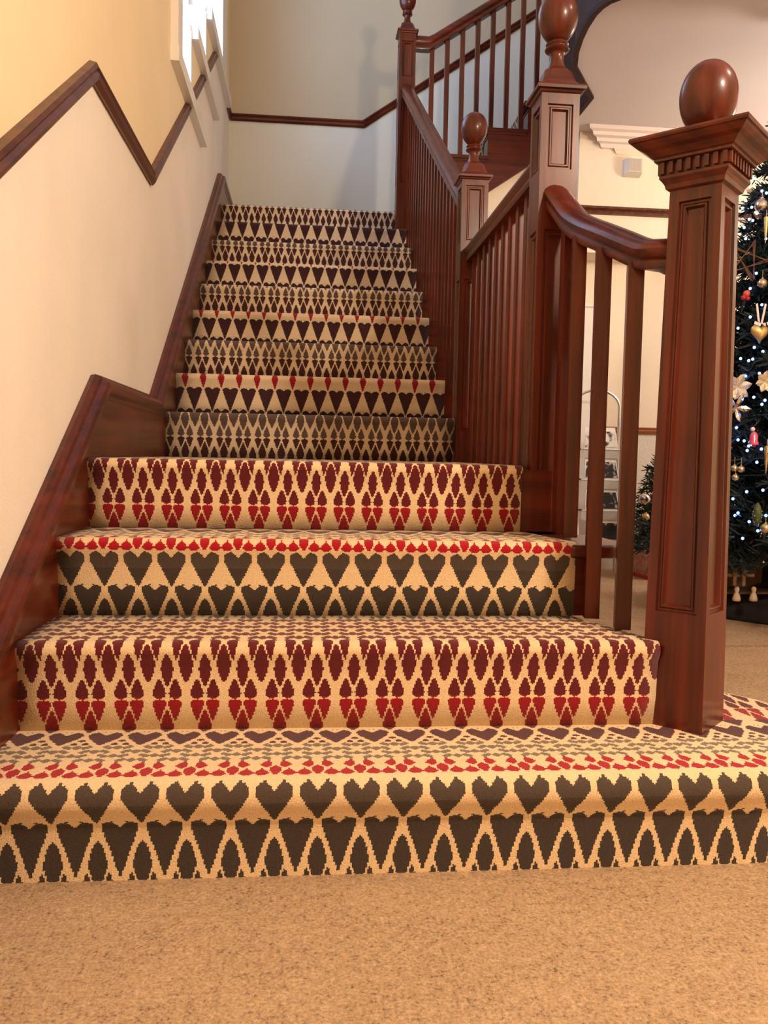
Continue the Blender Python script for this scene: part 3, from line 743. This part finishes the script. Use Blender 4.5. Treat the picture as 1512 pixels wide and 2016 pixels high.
# ------------------------------------------------------------------ balustrades
RP = [(-.030, 0), (-.033, .006), (-.033, .016), (-.027, .022), (-.034, .030), (-.037, .040), (-.033, .050), (-.022, .058), (-.010, .063), (.010, .063), (.022, .058), (.033, .050), (.037, .040), (.034, .030), (.027, .022), (.033, .016), (.033, .006), (.030, 0)]
def smooth_path(pts, n=6):
    out = []; P = [Vector(p) for p in pts]
    for i in range(len(P)-1):
        p0, p1, p2, p3 = P[max(i-1, 0)], P[i], P[i+1], P[min(i+2, len(P)-1)]
        for k in range(n):
            t = k/n
            out.append(.5*((2*p1)+(-p0+p2)*t+(2*p0-5*p1+4*p2-p3)*t*t+(-p0+3*p1-3*p2+p3)*t**3))
    out.append(P[-1]); return out
bq = {}
def baluster(parent, x, y, z0, z1, hw=.0155, rot=0., slope=0., ax='y'):
    bm = B()
    r0, r1 = sq(x, y, hw, z0, rot), sq(x, y, hw, z1, rot)
    r1 = [(px, py, z1+slope*((py-y) if ax == 'y' else (px-x))) for px, py, pz in r1]
    loft(bm, [r0, r1]); return obj('baluster', bm, WZ, parent)
# lower: foot newel to middle newel
b1 = thing('balustrade', 'short front balustrade with a swooping handrail between the two nearest newels', 'balustrade')
ctr_pts = [(.627, 2.135, 1.330), (.636, 2.08, 1.283), (.643, 2.02, 1.238), (.652, 1.955, 1.203), (.664, 1.87, 1.166), (.678, 1.78, 1.126), (.690, 1.71, 1.094), (.700, 1.672, 1.080), (.726, 1.655, 1.078)]
sp = smooth_path(ctr_pts)
bm = B(); sweep_plumb(bm, sp, RP); autosmooth(obj('handrail', bm, WY, b1), 35)
def rail_z(y):
    for a, b in zip(sp, sp[1:]):
        if b.y <= y <= a.y: return a.z+(b.z-a.z)*(y-a.y)/(b.y-a.y+1e-9)
    return sp[-1].z
for (x, y, z0, rr) in [(.640, 2.065, .512, 0), (.634, 1.965, .512, .2), (.648, 1.835, .342, .2), (.673, 1.712, .342, .25)]:
    baluster(b1, x, y, z0, rail_z(y)+.012, .0162, -rr)
# landing: middle newel to landing-corner newel
b2 = thing('balustrade', 'level landing balustrade between the middle newel and the smaller one behind', 'balustrade')
bm = B(); sweep_plumb(bm, [(.627, 2.228, 1.440), (.628, 3.228, 1.440)], [(a, b*1.1) for a, b in RP]); autosmooth(obj('handrail', bm, WY, b2), 35)
for k in range(10): baluster(b2, .627, 2.30+k*.0945, .668, 1.45)
# upper flight
b3 = thing('balustrade', 'long balustrade climbing beside the carpeted flight to the top newel', 'balustrade')
y0, y1 = 3.326, 5.202; zr = lambda y: 1.645+.653*(y-3.33); xr = lambda y: .625-.047*(y-3.28)/1.97
bm = B(); sweep_plumb(bm, [(xr(y), y, zr(y)) for y in (y0, y1)], [(a*1.0, b*1.15) for a, b in RP]); autosmooth(obj('handrail', bm, WY, b3), 35)
for i in range(5, 13):
    for k in range(3):
        yy = Y[i]+.03+.085*k
        if yy < 3.345: continue
        if yy > 5.19: continue
        baluster(b3, xr(yy)+.012, yy, i*r_-.012, zr(yy)+.01, .0145, 0, .653)
# back flight along the end wall
b4 = thing('balustrade', 'dark balustrade of the flight rising right along the end wall', 'balustrade')
YR = 5.262; zt = lambda x: 3.168+.66*(x-.725)
pts = [(.628, YR, 3.165), (.715, YR, 3.165), (.745, YR, 3.181), (2.29, YR, zt(2.29))]
bm = B(); sweep_plumb(bm, pts, [(a*.9, b*1.35) for a, b in RP]); autosmooth(obj('handrail', bm, WX, b4), 35)
for k in range(16):
    x = .735+.0935*k; st_i = max(j for j in range(8) if F3[j] <= x+.002)
    baluster(b4, x, YR, (14+st_i)*r_-.008, zt(x)+.02, .0135, 0, .66, 'x')

# ------------------------------------------------------------------ leaflet rack with magazines
rk = thing('leaflet_rack', 'silver wire leaflet rack standing against the hall wall', 'rack')
RX0, RX1, RYB = 1.605, 1.885, 4.97
bm = B()
hoop = [(RX0, RYB, .02)]+[(RX0, RYB, 1.02)]+[((RX0+RX1)/2-.14*math.cos(PI*k/12), RYB, 1.02+.10*math.sin(PI*k/12)) for k in range(1, 12)]+[(RX1, RYB, 1.02), (RX1, RYB, .02)]
tube(bm, hoop, .008, 8); autosmooth(obj('hoop_frame', bm, CHROME, rk))
for xx in (RX0, RX1):
    bm = B(); tube(bm, [(xx, RYB-.20, .01), (xx, RYB-.012, .96)], .006, 6); obj('leg', bm, WHITE, rk)
tiers = [.765, .585, .405, .225]
for z in tiers:
    bm = B()
    yb = RYB-.02-(1-z)*.16
    for zz in (z-.004,): tube(bm, [(RX0, RYB-.01, zz), (RX0, yb-.05, zz), (RX1, yb-.05, zz), (RX1, RYB-.01, zz)], .003, 5)
    obj('pocket', bm, CHROME, rk)
    bm = B(); box(bm, RX0+.01, RX1-.01, yb-.05, yb-.045, z-.055, z-.006); obj('pocket_front', bm, simple('satin_grey_panel', rgb(196, 192, 186), .5, noise=.05, scale=60), rk)
    for xx in (RX0, RX1):
        bm = B(); box(bm, xx-.012, xx+.012, yb-.056, yb-.03, z-.004, z+.004); obj('clip', bm, BLACKP, rk)
nm = ['brightest magazine in the top pocket of the leaflet rack', 'dark magazine in the second pocket of the leaflet rack', 'dark magazine in the third pocket of the leaflet rack', 'dark magazine in the lowest pocket of the leaflet rack']
for k, z in enumerate(tiers):
    yb = RYB-.02-(1-z)*.16
    mg = thing('magazine', nm[k], 'magazine', 'magazines in the leaflet rack')
    bm = B()
    def slab(bm, x0, x1, za, zb, off, th):
        pts = []
        for o_ in (off, off+th):
            pts.append([(x0, yb-.040-o_+.0, za), (x1, yb-.040-o_, za), (x1-.012, yb-.004-o_, zb), (x0+.012, yb-.004-o_, zb)])
        loft(bm, pts)
    slab(bm, RX0+.035, RX1-.035, z+.002, z+.128, 0, .006); obj('pages', bm, WHITE, mg)
    bm = B(); slab(bm, RX0+.041, RX1-.041, z+.010, z+.122, .0061, .001); obj('cover_picture', bm, photo_mat('cover_photo_%d' % k, 3.1*k+1, k == 0), mg)

# ------------------------------------------------------------------ fir trees
def fir(bm, cx, cy, z0, z1, R, nb, nn, seed, nl=.055, core=.25):
    rnd = random.Random(seed)
    for b_ in range(nb):
        f = (b_+.5)/nb; f = 1-math.sqrt(1-f*.9985)
        z = z0+(z1-z0)*f; rad = R*(1-f)**.85*(.86+.22*rnd.random())+.03
        a = b_*2.39996+rnd.uniform(-.2, .2)
        d = Vector((math.cos(a), math.sin(a), 0)); side = Vector((-d.y, d.x, 0))
        up = rnd.uniform(-.10, .10)
        tip = Vector((cx, cy, z))+d*rad+Vector((0, 0, rad*(up-.12)))
        p0 = Vector((cx, cy, z))+d*rad*core*.3
        for j in range(nn):
            t = core+(1-core)*(j/nn)
            q = p0.lerp(tip, t)+Vector((0, 0, .05*rad*math.sin(t*PI)))
            fan = side*rnd.uniform(-1, 1)*rad*.20*(1.15-t)*2*rnd.random()
            q = q+fan
            nd = (d*rnd.uniform(.2, 1)+side*rnd.uniform(-1, 1)+Vector((0, 0, rnd.uniform(-.7, .8)))).normalized()
            l = nl*rnd.uniform(.6, 1.15)
            wv = nd.cross(Vector((rnd.uniform(-1, 1), rnd.uniform(-1, 1), rnd.uniform(-1, 1)))).normalized()*l*.10
            v = [bm.verts.new(x) for x in (q-wv, q+wv, q+nd*l+wv*.4, q+nd*l-wv*.4)]
            bm.faces.new(v)
TX, TY = 2.22, 3.62
tr = thing('christmas_tree', 'tall dark christmas tree covered in blue white lights beside the stairs', 'tree')
bm = B(); tube(bm, [(TX, TY, .06), (TX, TY, 1.3), (TX, TY, 2.56)], [.045, .03, .006], 10); obj('trunk', bm, BARK, tr)
bm = B(); fir(bm, TX, TY, .30, 2.62, .64, 520, 150, 3); o = obj('foliage', bm, NEEDLE, tr, recalc=False); o['kind'] = 'stuff'
bm = B()
n = 40; rings = []
for k, (rr, z) in enumerate([(.50, 0), (.51, .02), (.49, .07), (.44, .12), (.33, .17), (.2, .21), (.06, .24)]):
    rings.append([(TX+.10+rr*(1+.05*math.sin(5*q*2*PI/n+k)+.03*math.sin(11*q*2*PI/n))*math.cos(2*PI*q/n), TY+.14+rr*.85*(1+.05*math.cos(4*q*2*PI/n+k))*math.sin(2*PI*q/n), z) for q in range(n)])
loft(bm, rings); tag(obj('tree_skirt', bm, SKIRT, smooth=True), 'crumpled dark cloth around the foot of the christmas tree', 'cloth')
def tpt(x, z, lift=.02):
    """point on the viewer-facing skin of the tree cone"""
    f = max(0, (z-.42)/2.08); rad = .70*(1-f)**.85+.03
    dx = x-TX
    return Vector((x, TY-math.sqrt(max(0.01, rad*rad-dx*dx))-lift, z))
def px(u, v, lift=.02):
    """skin point of the tree lying on the sight line measured at this spot"""
    d = rt2*((u-756)/FPX)+dn2*((v-1008)/FPX)+fw
    o = Vector(CAM); best = None
    t = 2.2
    while t < 4.2:
        p = o+d*t
        f = max(0, (p.z-.30)/2.32); rad = .64*max(0., 1-f)**.85+.03+lift
        if p.z > .26 and (p.x-TX)**2+(p.y-TY)**2 <= rad*rad: return p
        t += .005
    t = (TY-.15)/d.y
    return o+d*t
# ornaments
def hang(bm, p, l=.03): tube(bm, [p, p+Vector((0, 0, l))], .0012, 4)
def bauble(u, v, r, mat, label):
    p = px(u, v, .03); t = thing('bauble', label, 'bauble', 'baubles on the christmas tree')
    bm = B(); ball(bm, p, r); obj('ball', bm, mat, t, smooth=True)
    bm = B(); lathe(bm, p.x, p.y, [(r*.22, p.z+r*.95), (r*.22, p.z+r*1.15), (r*.05, p.z+r*1.2)], 10); hang(bm, p+Vector((0, 0, r*1.1)), .03); obj('hanger_cap', bm, GOLD, t)
bauble(1500, 405, .030, SILV, 'large silver bauble highest on the christmas tree')
bauble(1501, 558, .020, PALEG, 'small champagne bauble just above the gold heart')
bauble(1507, 1040, .020, PALEG, 'champagne bauble low on the tree beside the beaded cone')
for u, v, l in ((1446, 922, 'left champagne bauble of the cluster of three'), (1459, 924, 'right champagne bauble of the cluster of three'), (1448, 940, 'lowest champagne bauble of the cluster of three')):
    bauble(u, v, .0145, PALEG, l)
# gold heart with ribbon bow
p = px(1496, 655, .04); t = thing('heart_ornament', 'gold heart ornament hanging on a white ribbon', 'ornament')
bm = B()
def heart_pt(a, s): return (s*.95*(math.sin(a)**3), s*(13*math.cos(a)-5*math.cos(2*a)-2*math.cos(3*a)-math.cos(4*a))/16)
rings = []
for k, (f, d) in enumerate([(.15, .022), (.6, .017), (.9, .008), (1, 0), (.9, -.008), (.6, -.017), (.15, -.022)]):
    rings.append([(p.x+heart_pt(2*PI*q/28, .042)[0]*f, p.y-d, p.z+heart_pt(2*PI*q/28, .042)[1]*f) for q in range(28)])
loft(bm, rings); obj('heart', bm, GOLD, t, smooth=True)
bm = B()
for sx in (-1, 1):
    obox(bm, p+Vector((sx*.012, 0, .075)), (.004, 0, -sx*.0012), (0, .001, 0), (sx*.007, 0, .042))
    obox(bm, p+Vector((sx*.018, -.012, .034)), (.014, 0, sx*.004), (0, .001, 0), (-sx*.002, 0, .006))
obj('ribbon_bow', bm, RIBBON, t)
# twig star
p = px(1473, 512, .05); t = thing('twig_star', 'brown twig star hanging near the top left of the tree', 'ornament')
pts = [p+Vector((.085*math.sin(2*PI*k*2/5+.3), 0, .085*math.cos(2*PI*k*2/5+.3))) for k in range(5)]
for k in range(5):
    bm = B()
    for j in range(4):
        e = Vector((random.uniform(-.008, .008), random.uniform(-.008, .008), random.uniform(-.008, .008)))
        tube(bm, [pts[k]+e, pts[(k+1) % 5]+e*-.6], .0017, 5)
    obj('twig_bundle', bm, TWIG, t)
# red bird shaped berry, gold leaf flower, silver star, glitter flower
p = px(1470, 578, .03); t = thing('berry_ornament', 'red berry ornament below the twig star', 'ornament')
bm = B(); ball(bm, p, .014); obj('berry', bm, simple('coral_gloss', rgb(220, 96, 70), .3), t, smooth=True)
bm = B(); ball(bm, p+Vector((-.012, 0, -.017)), .011); obj('berry', bm, REDO, t, smooth=True)
bm = B(); ball(bm, p+Vector((.006, 0, -.020)), .010); obj('berry', bm, REDO, t, smooth=True)
def petals(name, label, u, v, n, ln, wd, mat, rot=0):
    p = px(u, v, .04); t = thing(name, label, 'ornament')
    for k in range(n):
        a = rot+2*PI*k/n; d = Vector((math.sin(a), -.25, math.cos(a))); s = Vector((math.cos(a), 0, -math.sin(a)))
        bm = B()
        rings = []
        for f, wf in ((0, .15), (.3, .8), (.6, 1), (.85, .6), (1, .05)):
            c = p+d*ln*f
            rings.append([c-s*wd*wf, c+Vector((0, -.004, 0)), c+s*wd*wf, c+Vector((0, .004, 0))])
        loft(bm, rings); obj('petal', bm, mat, t)
petals('gold_flower', 'pale gold leaf flower at the left edge of the tree', 1452, 762, 6, .055, .017, GLITTER, .3)
petals('glitter_flower', 'glittery champagne flower at the right edge of the picture', 1506, 752, 7, .045, .014, GLITTER)
petals('silver_star', 'silver star ornament under the pale gold flower', 1449, 803, 5, .060, .012, SILV, .4)
# bell ornament
p = px(1484, 862, .04); t = thing('bell_ornament', 'small pink glass bell ornament with a white bobble', 'ornament')
bm = B(); lathe(bm, p.x, p.y, [(.019, p.z-.028), (.020, p.z-.02), (.016, p.z-.012), (.016, p.z+.008), (.011, p.z+.02), (.003, p.z+.026)], 16); autosmooth(obj('bell', bm, PINK, t), 50)
bm = B(); ball(bm, p+Vector((-.006, 0, .034)), .009); obj('bobble', bm, RIBBON, t, smooth=True)
bm = B(); ball(bm, p+Vector((0, -.004, -.03)), .008); obj('clapper', bm, REDO, t, smooth=True)
# icicles and beaded cone
for u, v, l in ((1508, 452, 'golden icicle ornament near the silver bauble'), (1509, 905, 'golden icicle ornament beside the bell')):
    p = px(u, v, .04); t = thing('icicle_ornament', l, 'ornament')
    bm = B(); lathe(bm, p.x, p.y, [(.001, p.z-.055), (.005, p.z-.02), (.009, p.z+.03), (.010, p.z+.05), (.003, p.z+.055)], 10); autosmooth(obj('spike', bm, GOLD, t), 50)
    bm = B(); hang(bm, p+Vector((0, 0, .05)), .03); obj('loop', bm, RIBBON, t)
p = px(1491, 1012, .04); t = thing('beaded_cone', 'fir cone ornament studded with gold beads', 'ornament')
bm = B(); lathe(bm, p.x, p.y, [(.002, p.z-.05), (.014, p.z-.03), (.018, p.z), (.012, p.z+.03), (.003, p.z+.045)], 12); obj('cone', bm, simple('green_cone', rgb(70, 84, 50), .5), t, smooth=True)
for k in range(26):
    f = k/26; z = p.z-.045+.082*f; rr = .019*math.sin(PI*(.12+.8*f)); a = k*2.4
    bm = B(); ball(bm, (p.x+rr*math.cos(a), p.y+rr*math.sin(a), z), .0035, None, 8, 6); obj('bead', bm, BEADS, t, smooth=True)
t = thing('ribbon_curl', 'folded white and gold ribbon high on the tree edge', 'ornament'); p = px(1466, 372, .03)
bm = B(); obox(bm, p, (.016, 0, .010), (0, .002, 0), (-.005, 0, .008)); obj('white_fold', bm, RIBBON, t)
bm = B(); obox(bm, p+Vector((.026, 0, -.006)), (.014, 0, .006), (0, .002, 0), (-.003, 0, .007)); obj('gold_fold', bm, GOLD, t)
# fairy lights
fl = thing('fairy_lights', 'string of blue white fairy lights wound round the tree', 'lights')
LEDS = [(1487, 352), (1500, 376), (1509, 380), (1480, 408), (1475, 432), (1482, 434), (1465, 448), (1462, 410), (1489, 538), (1477, 568), (1477, 624), (1453, 646), (1485, 684), (1502, 692), (1458, 706), (1474, 710), (1482, 707), (1484, 782), (1506, 788), (1500, 796), (1450, 842), (1453, 866), (1465, 868), (1474, 878), (1480, 875), (1471, 887), (1499, 884), (1490, 910), (1470, 968), (1502, 965), (1443, 982), (1453, 1010), (1475, 1027), (1492, 1045), (1462, 1060), (1508, 1015), (1447, 1015), (1490, 420), (1508, 470), (1468, 470), (1500, 600), (1468, 740), (1495, 735)]
pts = [px(u, v, .012) for u, v in LEDS]
rl = random.Random(5)
for k in range(70):
    z = .5+1.75*k/70; a = k*2.4+1; f = (z-.42)/2.08; rad = .70*(1-f)**.85+.03
    q = Vector((TX+rad*math.cos(a), TY+rad*math.sin(a), z))
    if math.cos(a) > -.1: pts.append(q)
for k in range(90):
    z = .42+1.9*((k*.618) % 1); a = PI*(.95+.75*((k*.7548) % 1)); f = (z-.30)/2.32; rad = .64*(1-f)**.85+.04
    q = Vector((TX+rad*math.cos(a), TY+rad*math.sin(a), z)); d = q-Vector(CAM)
    if 1310 < d.dot(rt2)/d.dot(fw)*FPX+756 < 1425: pts.append(q)      # the side of the tree behind the foot newel
bm = B(); ball(bm, (0, 0, 0), .0058, None, 8, 6); first = obj('bulb', bm, LED, fl, smooth=True); first.location = pts[0]
for q in pts[1:]:
    o = first.copy(); C.objects.link(o); o.parent = fl; o.location = q
bm = B(); tube(bm, [Vector((TX+(.68*(1-k/140)+.0)*math.cos(k*.35), TY+(.68*(1-k/140))*math.sin(k*.35), .5+k*.0135)) for k in range(135)], .0016, 4); obj('cable', bm, simple('green_cable', rgb(20, 36, 28), .6), fl)
# nativity stable under the tree, with fence and figurines
s = thing('toy_stable', 'dark wooden toy stable with sloping roof under the tree', 'toy')
sx, sy, sz = 1.90, 3.49, .145
bm = B(); obox(bm, (sx+.02, sy+.10, sz+.09), (.13, 0, 0), (0, .006, 0), (0, 0, .09)); obj('back_wall', bm, STABLE, s)
for q, e in ((-1, .0), (1, 0)):
    for k in range(6):
        bm = B(); f = (k+.5)/6
        c = Vector((sx+.02+q*.16*f, sy+.03, sz+.225-.115*f)); d = Vector((q*.16, 0, -.115)).normalized()
        obox(bm, c, d*.0175, (0, .09, 0), Vector((-d.z, 0, d.x))*.005); obj('roof_board', bm, STABLE, s)
for xx in (-.10, .14):
    bm = B(); box(bm, sx+xx-.006, sx+xx+.006, sy-.05, sy-.038, sz, sz+.13); obj('post', bm, STABLE, s)
bm = B(); box(bm, sx-.14, sx+.18, sy-.06, sy+.11, sz-.01, sz); obj('floor_board', bm, STABLE, s)
g = thing('toy_fence', 'pale stick fence in front of the toy stable', 'fence')
for xx in (-.07, -.03):
    bm = B(); box(bm, sx+xx-.007, sx+xx+.007, sy-.082, sy-.074, sz+.03, sz+.13); obj('picket', bm, FENCE, g)
bm = B(); box(bm, sx-.11, sx+.02, sy-.074, sy-.067, sz+.068, sz+.080); obj('fence_rail', bm, FENCE, g)
for k, (u_, v_, l) in enumerate(((-.075, 0, 'small cream kneeling figurine left of the toy fence'), (.0, .0, 'small pale figurine right of the toy fence'))):
    bm = B(); x0, y0, z0 = sx+u_, sy-.11, sz-.03
    lathe(bm, x0, y0, [(.016, z0), (.017, z0+.01), (.012, z0+.028), (.006, z0+.036), (.009, z0+.042), (.0105, z0+.050), (.008, z0+.059), (.001, z0+.062)], 14)
    tag(obj('figurine', bm, FIG, smooth=True), l, 'figurine')
# small potted tree by the wall
t2 = thing('small_christmas_tree', 'small potted christmas tree partly hidden behind the large newel', 'tree')
SX, SY = 2.115, 4.86
bm = B(); fir(bm, SX, SY, .20, .80, .185, 90, 46, 9, .045, .15); o = obj('foliage', bm, NEEDLE2, t2, recalc=False); o['kind'] = 'stuff'
bm = B(); tube(bm, [(SX, SY, .15), (SX, SY, .84)], [.014, .004], 8); obj('trunk', bm, BARK, t2)
bm = B(); loft(bm, [sq(SX, SY, h, z, .15, .02) for h, z in [(.105, .018), (.112, .10), (.115, .185), (.10, .19), (.09, .17)]]); obj('pot_wrap', bm, POTP, t2)
bm = B(); loft(bm, [sq(SX, SY, h, z, .15, .02) for h, z in [(.108, 0), (.108, .02), (.106, .024)]]); obj('pot_band', bm, POTR, t2)
for (dx, dz, r, mt, l) in ((-.155, .478, .034, SILV, 'dark silver bauble on the small potted tree'), (-.145, .375, .022, GOLD, 'gold bauble on the small potted tree')):
    tb = thing('bauble', l, 'bauble')
    bm = B(); c = Vector((SX+dx, SY-.15, dz)); ball(bm, c, r); obj('ball', bm, mt, tb, smooth=True)
    bm = B(); lathe(bm, c.x, c.y, [(.006, c.z+r*.95), (.006, c.z+r*1.2), (.001, c.z+r*1.25)], 8); obj('hanger_cap', bm, GOLD, tb)
